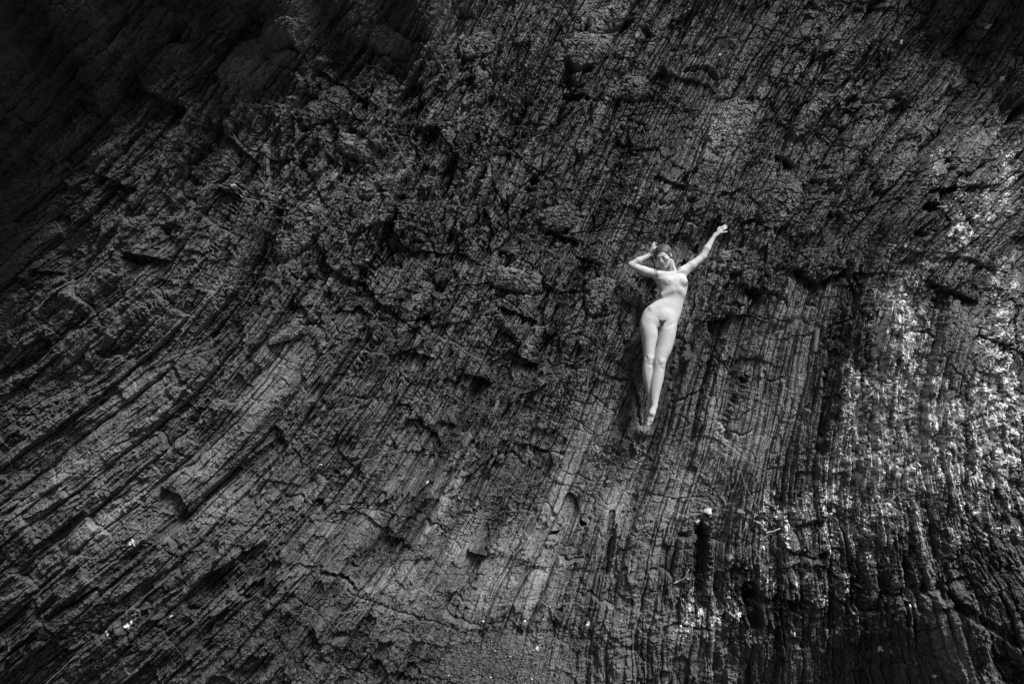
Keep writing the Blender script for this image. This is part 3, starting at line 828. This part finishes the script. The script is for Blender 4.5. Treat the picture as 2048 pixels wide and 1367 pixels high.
# chest
B.ell(c3(408,428,-.069), (.046,.031,.041), k=.024); B.ell(c3(497,430,-.065), (.040,.034,.040), k=.024)
B.ell(c3(412,430,-.101), (.0045,.005,.0045), k=.008); B.ell(c3(516,434,-.089), (.004,.004,.004), k=.010)
B.cone(c3(350,380,-.05), c3(440,378,-.062), .020, .010, .03)
B.cone(c3(446,372,-.058), c3(372,366,-.040), .006, .007, .012); B.cone(c3(464,370,-.052), c3(502,354,-.030), .006, .007, .022)
B.ell(c3(454,366,-.066), (.006,.006,.007), k=.008, op='sub')
# neck and shoulders
B.cone(c3(450,388,.01), c3(426,300,-.015), .046, .037, .025)
B.cone(c3(436,302,-.040), c3(450,368,-.052), .007, .005, .020)
B.cone(c3(480,385,.02), c3(502,356,.008), .046, .044, .03)
B.cone(c3(400,385,.02), c3(350,372,.0), .046, .046, .03)
# her right arm: up, bent, hand at the temple
B.cone(c3(350,374,.0), c3(270,356,-.016), .046, .040, .02)
B.cone(c3(270,356,-.016), c3(200,326,-.028), .040, .033, .02)
B.ell(c3(183,318,-.026), (.020,.024,.019), k=.02)
B.cone(c3(194,320,-.030), c3(235,296,-.036), .032, .031, .012)
B.cone(c3(235,296,-.036), c3(304,262,-.034), .031, .0185, .012)
B.cone(c3(300,262,-.034), c3(309,252,-.034), .019, .020, .012)
B.cone(c3(309,254,-.034), c3(316,226,-.036), .020, .022, .010, flat=((1,-.35,.2), .62))
B.cone(c3(313,244,-.016), c3(320,226,-.008), .014, .014, .012)
for q, (dy, l1, tx_, ty_) in enumerate([(-.062,0,331,193),(-.045,0,333,186),(-.027,0,336,192),(-.010,0,338,201)]):
    kx_, ky_ = 316 + q * 1.5, 226 - q * .5
    mx_, my_ = kx_ * .42 + tx_ * .58 - 3, ky_ * .42 + ty_ * .58 + 1
    B.cone(c3(kx_, ky_, dy * .85), c3(mx_, my_, dy), .0095, .0085, .004)
    B.cone(c3(mx_, my_, dy), c3(tx_, ty_, dy + .006), .0085, .0068, .003)
B.cone(c3(312,246,-.058), c3(326,232,-.082), .0115, .010, .008); B.cone(c3(326,232,-.082), c3(337,221,-.086), .010, .008, .004)
# her left arm: stretched up along the rock
B.cone(c3(500,354,.008), c3(560,316,.012), .045, .040, .02)
B.cone(c3(560,316,.012), c3(630,262,.020), .040, .033, .02)
B.cone(c3(507,372,.012), c3(562,328,.020), .034, .026, .016)
B.cone(c3(630,259,.018), c3(656,212,.016), .034, .034, .014)
B.cone(c3(656,212,.016), c3(702,136,.014), .034, .0180, .014)
B.cone(c3(702,136,.014), c3(711,126,.013), .0185, .019, .010)
B.cone(c3(712,125,.013), c3(737,104,.012), .021, .026, .010, flat=((0,1,0), .5))
for q, (a, b, mx_, my_, tx_, ty_) in enumerate([(734,92,754,78,774,64),(741,97,762,84,781,72),(745,104,764,94,780,83),(741,115,761,112,780,108)]):
    B.cone(c3(a, b, .010), c3(mx_, my_, .004), .0088, .0080, .003)
    B.cone(c3(mx_, my_, .004), c3(tx_, ty_, .012), .0080, .0064, .003)
B.cone(c3(717,118,.006), c3(724,95,-.006), .011, .0095, .008); B.cone(c3(724,95,-.006), c3(737,81,-.006), .0095, .0072, .004)
# head
Fv = np.array((-.46, -.70, -.54)); Fv /= np.linalg.norm(Fv)
Uv = np.array((-.33, -.42, .84)); Uv -= Fv * (Uv @ Fv); Uv /= np.linalg.norm(Uv)
Rv = np.cross(Fv, Uv)
HR = np.array([Rv, Fv, Uv])
HC = np.array(c3(386, 266, -.050))
def hp(r, f, u):
    return HC + r * Rv + f * Fv + u * Uv
B.ell(hp(0,-.018,.014), (.069,.086,.075), HR, .02)
B.ell(hp(0,.026,-.030), (.053,.056,.078), HR, .02)
B.cone(hp(-.040,.0,-.055), hp(-.012,.058,-.098), .018, .013, .022); B.cone(hp(.040,.0,-.055), hp(.012,.058,-.098), .018, .013, .022)
B.ell(hp(0,.064,-.101), (.014,.014,.013), HR, .015)
for sgn in (-1, 1):
    B.ell(hp(sgn*.030,.090,.000), (.016,.015,.010), HR, .014, 'sub')
    B.ell(hp(sgn*.030,.066,-.001), (.0125,.0125,.0115), HR, .006)
    B.cone(hp(sgn*.012,.079,.017), hp(sgn*.042,.064,.018), .006, .005, .014)
    B.ell(hp(sgn*.040,.054,-.024), (.016,.016,.014), HR, .022)
    B.ell(hp(sgn*.009,.086,-.038), (.007,.009,.006), HR, .006)
    B.ell(hp(sgn*.070,-.006,-.010), (.008,.016,.028), HR, .006)
    B.ell(hp(sgn*.080,-.004,-.004), (.006,.009,.016), HR, .004, 'sub')
B.cone(hp(0,.078,.010), hp(0,.100,-.030), .0055, .0085, .010)
B.ell(hp(0,.080,-.060), (.019,.010,.0055), HR, .006); B.ell(hp(0,.078,-.070), (.016,.010,.006), HR, .006)
B.cone(hp(-.018,.088,-.0652), hp(.018,.088,-.0652), .0016, .0016, .004, 'sub')
bv, bq = B.nets()

# placing the figure: one rigid move, leaning back with the wall
bw_, = (Matrix.Rotation(math.atan(LEAN) * -1.0, 4, 'X'),)
pc = (1200 + 360 / 2.972, 420 + 640 / 2.972)          # the pelvis in the photograph
body_loc = Vector(((pc[0] - 1024) * s0, BODY_Y, body_z - 1 * S))
scl = s0 / K
person = bpy.data.objects.new("person", None)
col.objects.link(person)
person.location = body_loc
person.rotation_euler = (-math.atan(LEAN), 0, 0)
person.scale = (scl, scl, scl * 1.01)
tag(person, "nude woman leaning back against the dark cliff, one arm raised, ankles crossed", "person")

m_skin, n, l, p = new_mat("pale_skin")
tc = n.new("ShaderNodeTexCoord"); t1 = n.new("ShaderNodeTexNoise"); t1.inputs["Scale"].default_value = 14; t1.inputs["Detail"].default_value = 6; t1.inputs["Roughness"].default_value = .65
l.new(tc.outputs["Object"], t1.inputs["Vector"])
at_t = n.new("ShaderNodeAttribute"); at_t.attribute_name = "tone"
o = math_node(n, l, 'MULTIPLY_ADD', t1.outputs[0], .28); n[-1].inputs[2].default_value = .31
o = math_node(n, l, 'MULTIPLY', o, at_t.outputs["Fac"])
l.new(o, p.inputs["Base Color"])
p.inputs["Roughness"].default_value = .58; p.inputs["Specular IOR Level"].default_value = .22
t2_ = n.new("ShaderNodeTexNoise"); t2_.inputs["Scale"].default_value = 160; l.new(tc.outputs["Object"], t2_.inputs["Vector"])
b_ = n.new("ShaderNodeBump"); b_.inputs["Strength"].default_value = .12; b_.inputs["Distance"].default_value = .002
l.new(t2_.outputs[0], b_.inputs["Height"]); l.new(b_.outputs[0], p.inputs["Normal"])

def vd(c, r):
    return np.sqrt((((bv - np.array(c)) / np.array(r)) ** 2).sum(1))
tone_v = np.ones(len(bv))
def spot(c, r, val, soft=.5):
    global tone_v
    d = vd(c, r)
    tone_v = np.minimum(tone_v, 1 - (1 - val) * (1 - sstep(1 - soft, 1 + soft * .3, d)))
spot(c3(412,430,-.101), (.011,.02,.011), .60); spot(c3(517,434,-.090), (.010,.02,.011), .60)
nb = noise(bv[:, 0] / .006, bv[:, 2] / .006, 5)
tri = sstep(0, 1, np.clip((bv[:, 2] - c3(0, 722)[2]) / .012, 0, 1)) * 0
cxv, cyv = 360 + bv[:, 0] / S, 640 - bv[:, 2] / S
hw = np.interp(cyv, [660, 668, 690, 712], [20, 22, 12, 3]); hc_ = np.interp(cyv, [660, 690, 712], [364, 358, 349])
dd = np.maximum(np.abs(cxv - hc_) - hw, np.maximum(664 - cyv, cyv - 716)) + 1.8 * nb
tone_v = np.minimum(tone_v, np.where(bv[:, 1] < .0, 1 - .92 * (1 - sstep(-6, 6, dd)), 1))
lp = (bv - HC) @ HR.T
for sgn in (-1, 1):                                   # brows, lashes
    e_ = np.sqrt(((lp[:, 0] - sgn * .030) / .017) ** 2 + ((lp[:, 2] - .019) / .0035) ** 2)
    tone_v = np.where(lp[:, 1] > .05, np.minimum(tone_v, 1 - .65 * (1 - sstep(.5, 1.1, e_))), tone_v)
    e_ = np.sqrt(((lp[:, 0] - sgn * .031) / .014) ** 2 + ((lp[:, 2] + .006) / .003) ** 2)
    tone_v = np.where(lp[:, 1] > .05, np.minimum(tone_v, 1 - .8 * (1 - sstep(.5, 1.1, e_))), tone_v)
e_ = np.sqrt((lp[:, 0] / .024) ** 2 + ((lp[:, 2] + .066) / .010) ** 2)
tone_v = np.where(lp[:, 1] > .075, np.minimum(tone_v, 1 - .42 * (1 - sstep(.6, 1.05, e_))), tone_v)
body = fast_mesh("body", bv, bq, m_skin, {"tone": tone_v}, smooth=True, parent=person)

# hair
Hf = Field((-.12, -.24, .40), (.24, .16, .76), .003)
Hf.ell(hp(0,-.024,.017), (.077,.092,.082), HR, .01)
Hf.ell(hp(0,-.040,-.02), (.070,.060,.075), HR, .02)
# forehead and face stay free; the hair falls from a middle parting over the temples
Hf.ell(hp(0,.095,-.010), (.052,.070,.068), HR, .008, 'sub')
Hf.ell(hp(0,.100,-.070), (.095,.085,.070), HR, .010, 'sub')
Hf.cone(hp(0,.06,.098), hp(0,-.03,.118), .004, .004, .006, 'sub')
for a_, b_, c_, r0_, r1_, r2_ in [((352,228,-.07),(338,255,-.05),(336,282,-.03),.020,.018,.012),((424,235,-.035),(436,272,-.022),(450,318,-.012),.026,.022,.017),((436,272,-.02),(454,318,-.010),(468,358,-.016),.022,.018,.010),
                                  ((430,285,-.008),(444,318,.012),(472,352,.01),.02,.016,.009)]:
    Hf.cone(c3(*a_), c3(*b_), r0_, r1_, .012); Hf.cone(c3(*b_), c3(*c_), r1_, r2_, .012)
hg = np.meshgrid(*Hf.ax, indexing='ij', sparse=True)
lr = (hg[0] - HC[0]) * Rv[0] + (hg[1] - HC[1]) * Rv[1] + (hg[2] - HC[2]) * Rv[2]
lf = (hg[0] - HC[0]) * Fv[0] + (hg[1] - HC[1]) * Fv[1] + (hg[2] - HC[2]) * Fv[2]
lu = (hg[0] - HC[0]) * Uv[0] + (hg[1] - HC[1]) * Uv[1] + (hg[2] - HC[2]) * Uv[2]
th = np.arctan2(lr, lu + .09)
near = np.abs(Hf.d) < .012
st = np.zeros_like(Hf.d)
LF = (lf + 0 * th)[near]
st[near] = noise(LF * 120, th[near] * 2.2, 301) * .0042 + noise(LF * 260, th[near] * 3.0, 302) * .002
Hf.d += st.astype(F)
hv, hq = Hf.nets()
m_hair, n, l, p = new_mat("dark_hair")
tc = n.new("ShaderNodeTexCoord"); mp = n.new("ShaderNodeMapping"); mp.inputs["Scale"].default_value = (70, 70, 12); mp.inputs["Rotation"].default_value = (.2, -.5, 0)
t1 = n.new("ShaderNodeTexNoise"); t1.inputs["Scale"].default_value = 3; t1.inputs["Detail"].default_value = 4
l.new(tc.outputs["Object"], mp.inputs[0]); l.new(mp.outputs[0], t1.inputs["Vector"])
o = math_node(n, l, 'MULTIPLY_ADD', t1.outputs[0], .15); n[-1].inputs[2].default_value = -.01
l.new(o, p.inputs["Base Color"]); p.inputs["Roughness"].default_value = .42
b_ = n.new("ShaderNodeBump"); b_.inputs["Strength"].default_value = .6; b_.inputs["Distance"].default_value = .004
l.new(t1.outputs[0], b_.inputs["Height"]); l.new(b_.outputs[0], p.inputs["Normal"])
hair = fast_mesh("hair", hv, hq, m_hair, smooth=True, parent=person)
print("body verts", len(bv), "hair", len(hv))
# ------------------------------------------------------------------ lichen crusts: raised sheets growing on the rock
LV = lich * (.45 + .75 * tone)
T0 = .36
on = LV > T0
qm = (on[:-1, :-1].astype(np.int8) + on[:-1, 1:] + on[1:, 1:] + on[1:, :-1]) >= 1
qsel = quads.reshape(NZ - 1, NX - 1, 4)[qm]
used, inv = np.unique(qsel, return_inverse=True)
lvv = LV.ravel()[used]
lverts = verts[used].copy()
lverts[:, 1] += np.where(lvv > T0, -(.0015 + .006 * np.clip(lvv - T0, 0, .6) + .002 * a6.ravel()[used]), .0030)
m_lich, n, l, p = new_mat("pale_lichen")
at_t = n.new("ShaderNodeAttribute"); at_t.attribute_name = "tone"
tc = n.new("ShaderNodeTexCoord"); t1 = n.new("ShaderNodeTexNoise"); t1.inputs["Scale"].default_value = 60; t1.inputs["Detail"].default_value = 4
l.new(tc.outputs["Object"], t1.inputs["Vector"])
o = math_node(n, l, 'MULTIPLY_ADD', t1.outputs[0], 1.3); n[-1].inputs[2].default_value = .30
o = math_node(n, l, 'MULTIPLY', o, at_t.outputs["Fac"])
l.new(o, p.inputs["Base Color"]); p.inputs["Roughness"].default_value = .9; p.inputs["Specular IOR Level"].default_value = .1
b_ = n.new("ShaderNodeBump"); b_.inputs["Strength"].default_value = .8; b_.inputs["Distance"].default_value = .004
l.new(t1.outputs[0], b_.inputs["Height"]); l.new(b_.outputs[0], p.inputs["Normal"])
ltone = np.clip(.14 + 1.15 * (tone.ravel()[used] - .1) * np.clip(lvv / .6, .4, 1.4), .10, .75)
lo_ = fast_mesh("lichen", lverts, inv.reshape(-1, 4), m_lich, {"tone": ltone}, smooth=False)
tag(lo_, "pale crusty lichen spread over the right side of the cliff", "lichen", kind="stuff")

# ------------------------------------------------------------------ gravel lying on the shelf at the bottom of the picture
rng = np.random.default_rng(8)
ico = bmesh.new(); bmesh.ops.create_icosphere(ico, subdivisions=1, radius=1.0)
iv = np.array([v.co[:] for v in ico.verts]); it = np.array([[v.index for v in f.verts] for f in ico.faces]); ico.free()
def surf(px, py):
    """fast lookup of the wall point under a photograph pixel"""
    P_ = sample_D(px, py)
    return P_
def stones(count, x0, x1, y0, y1, rmin, rmax):
    V_, Fc, T_ = [], [], []
    k = 0
    while k < count:
        px, py = rng.uniform(x0, x1), rng.uniform(y0, y1)
        if rng.random() > math.exp(-((px - 1010) / 120) ** 4) * min(1, max(0, (py - y0) / 45)): continue
        c = surf(px, py); r = rmin + (rmax - rmin) * rng.random() ** 3
        q = rng.normal(size=(3, 3)); q, _ = np.linalg.qr(q)
        v = (iv * (r * np.array([1, .8, .6]) * rng.uniform(.75, 1.25, 3))) * rng.uniform(.8, 1.2, (len(iv), 1))
        V_.append(v @ q + np.array([c.x, c.y - r * .55, c.z + r * .3])); Fc.append(it + k * len(iv))
        T_.append(np.full(len(iv), .55 if rng.random() < .025 else rng.uniform(.03, .12)))
        k += 1
    return np.concatenate(V_), np.concatenate(Fc), np.concatenate(T_)
m_grav, n, l, p = new_mat("gravel")
at_t = n.new("ShaderNodeAttribute"); at_t.attribute_name = "tone"
l.new(at_t.outputs["Fac"], p.inputs["Base Color"]); p.inputs["Roughness"].default_value = .7
gv, gf, gt = stones(4200, 860, 1160, 1270, 1375, .0035, .013)
gr_ = fast_mesh("gravel", gv, gf, m_grav, {"tone": gt}, smooth=False)
tag(gr_, "loose dark gravel with a few white chips on the bottom shelf", "gravel", kind="stuff")

# ------------------------------------------------------------------ loose stones
m_pale = plain("pale_stone", .55, .8, .3, 40, .8, .01)
m_grey = plain("grey_stone", .13, .75, .4, 30, 1.0, .012)
m_dark = plain("dark_stone", .07, .75, .45, 30, 1.0, .012)
def stone(name, px, py, rx, rz, ry, rot, mat, seed, label, cat="stone", sink=.35):
    c = surf(px, py)
    bm = bmesh.new(); bmesh.ops.create_icosphere(bm, subdivisions=4, radius=1.0)
    r_ = np.random.default_rng(seed)
    nrm = r_.normal(size=(11, 3)); nrm /= np.linalg.norm(nrm, axis=1)[:, None]; off = r_.uniform(.30, .75, 11)
    for v in bm.verts:                                   # knock flat faces into a lump
        q = np.array(v.co)
        for nn, o_ in zip(nrm, off):
            e = q @ nn - o_
            if e > 0: q = q - nn * e
        f = 1 + .05 * math.sin(9 * q[0] + seed) * math.sin(8 * q[2]) + .02 * math.sin(31 * q[1] + 23 * q[0])
        v.co = Vector(q * f)
        v.co = Vector((v.co.x * rx, v.co.y * ry, v.co.z * rz))
    me = bpy.data.meshes.new(name); bm.to_mesh(me); bm.free(); me.materials.append(mat)
    o = bpy.data.objects.new(name, me); col.objects.link(o)
    o.location = (c.x, c.y - ry * sink, c.z); o.rotation_euler = (r_.uniform(-.3, .3), math.radians(rot), r_.uniform(-.3, .3))
    return tag(o, label, cat)
stone("stone", 1414, 1021, .060, .038, .05, -15, m_pale, 3, "bright white stone wedged above the dark square-topped rib", sink=.95)
stone("stone", 1477, 1023, .056, .034, .045, 20, m_grey, 5, "flat grey stone sitting just right of the white stone", sink=.7)
stone("stone", 1372, 711, .078, .066, .07, 10, m_dark, 21, "angular grey block jutting out right of the woman's knees", sink=.75)
stone("stone", 1271, 735, .045, .085, .05, 18, m_dark, 12, "narrow grey block sticking out left of the woman's knees")
stone("stone", 735, 520, .030, .026, .03, 0, m_grey, 14, "small pale faced block at the foot of the upper rung row")

# ------------------------------------------------------------------ twigs and dry stems
m_twig = plain("dry_twig", .40, .7, .35, 60, .6, .003)
m_stem = plain("dry_stem", .13, .8, .35, 60, .6, .003)
def twig(name, pts, r0, r1, mat, label, cat, lift=.014, side=()):
    P_ = [surf(*q[:2]) + Vector((0, -(lift if len(q) < 3 else q[2]), 0)) for q in pts]
    # keep it from following every dent of the wall
    ys = [q.y for q in P_]; ym = [min(ys[max(0, i - 1):i + 2]) for i in range(len(ys))]
    P_ = [Vector((q.x, y, q.z)) for q, y in zip(P_, ym)]
    def tube(bm, path, ra, rb):
        path = [path[0]] + [p for a, b in zip(path[:-1], path[1:]) for p in (a.lerp(b, .33) + Vector((random.uniform(-1, 1), 0, random.uniform(-1, 1))) * ra * .5, a.lerp(b, .66), b)]
        rings = []
        for i, q in enumerate(path):
            d = (path[min(i + 1, len(path) - 1)] - path[max(i - 1, 0)]).normalized()
            u = d.cross(Vector((0, 1, 0))).normalized(); w = d.cross(u)
            r = (ra + (rb - ra) * i / (len(path) - 1)) * random.uniform(.88, 1.12)
            rings.append([bm.verts.new(q + (u * math.cos(k * math.pi / 4) + w * math.sin(k * math.pi / 4)) * r) for k in range(8)])
        for A, C in zip(rings[:-1], rings[1:]):
            for k in range(8): bm.faces.new((A[k], A[(k + 1) % 8], C[(k + 1) % 8], C[k]))
        bm.faces.new(rings[0][::-1]); bm.faces.new(rings[-1])
    bm = bmesh.new(); tube(bm, P_, r0, r1)
    for i, dx, dy in side:
        q = P_[i]; tube(bm, [q, q + Vector((dx * K, -.01, -dy * K))], r1, r1 * .5)
    bmesh.ops.recalc_face_normals(bm, faces=bm.faces)
    me = bpy.data.meshes.new(name); bm.to_mesh(me); bm.free(); me.materials.append(mat)
    for f in me.polygons: f.use_smooth = True
    o = bpy.data.objects.new(name, me); col.objects.link(o)
    return tag(o, label, cat)
twig("twig", [(1510,1041),(1518,1044),(1531,1064),(1545,1059),(1559,1055)], .0065, .0055, m_twig, "pale snapped twig bent in a V among the lichen", "twig", .02, side=((1, 3, -7),))
twig("twig", [(1346,1165),(1357,1160),(1367,1153),(1374,1143),(1377,1136)], .005, .003, m_twig, "thin curved pale twig at the dark edge left of the square-topped rib", "twig", .02)
twig("twig", [(1374,1187),(1380,1191),(1386,1196)], .004, .003, m_stem, "short twig just below the thin curved twig", "twig", .018)
twig("bark_strip", [(1486,1061),(1489,1052),(1491,1043)], .008, .006, m_twig, "short pale strip of bark upright beside the flat grey stone", "bark", .015)
twig("dry_stem", [(1476,925),(1479,941),(1485,965),(1498,989),(1509,1008),(1517,1024)], .004, .0025, m_stem, "long thin dry stem hanging down above the snapped twig", "stem", .025, side=((2, 8, 10), (3, -6, 12)))
twig("dry_stem", [(804,249),(830,249),(855,248),(885,247),(910,244),(930,236),(951,229),(975,223),(992,220)], .0026, .002, m_stem, "dry grey stem lying across the beds in the upper middle", "stem", .012)
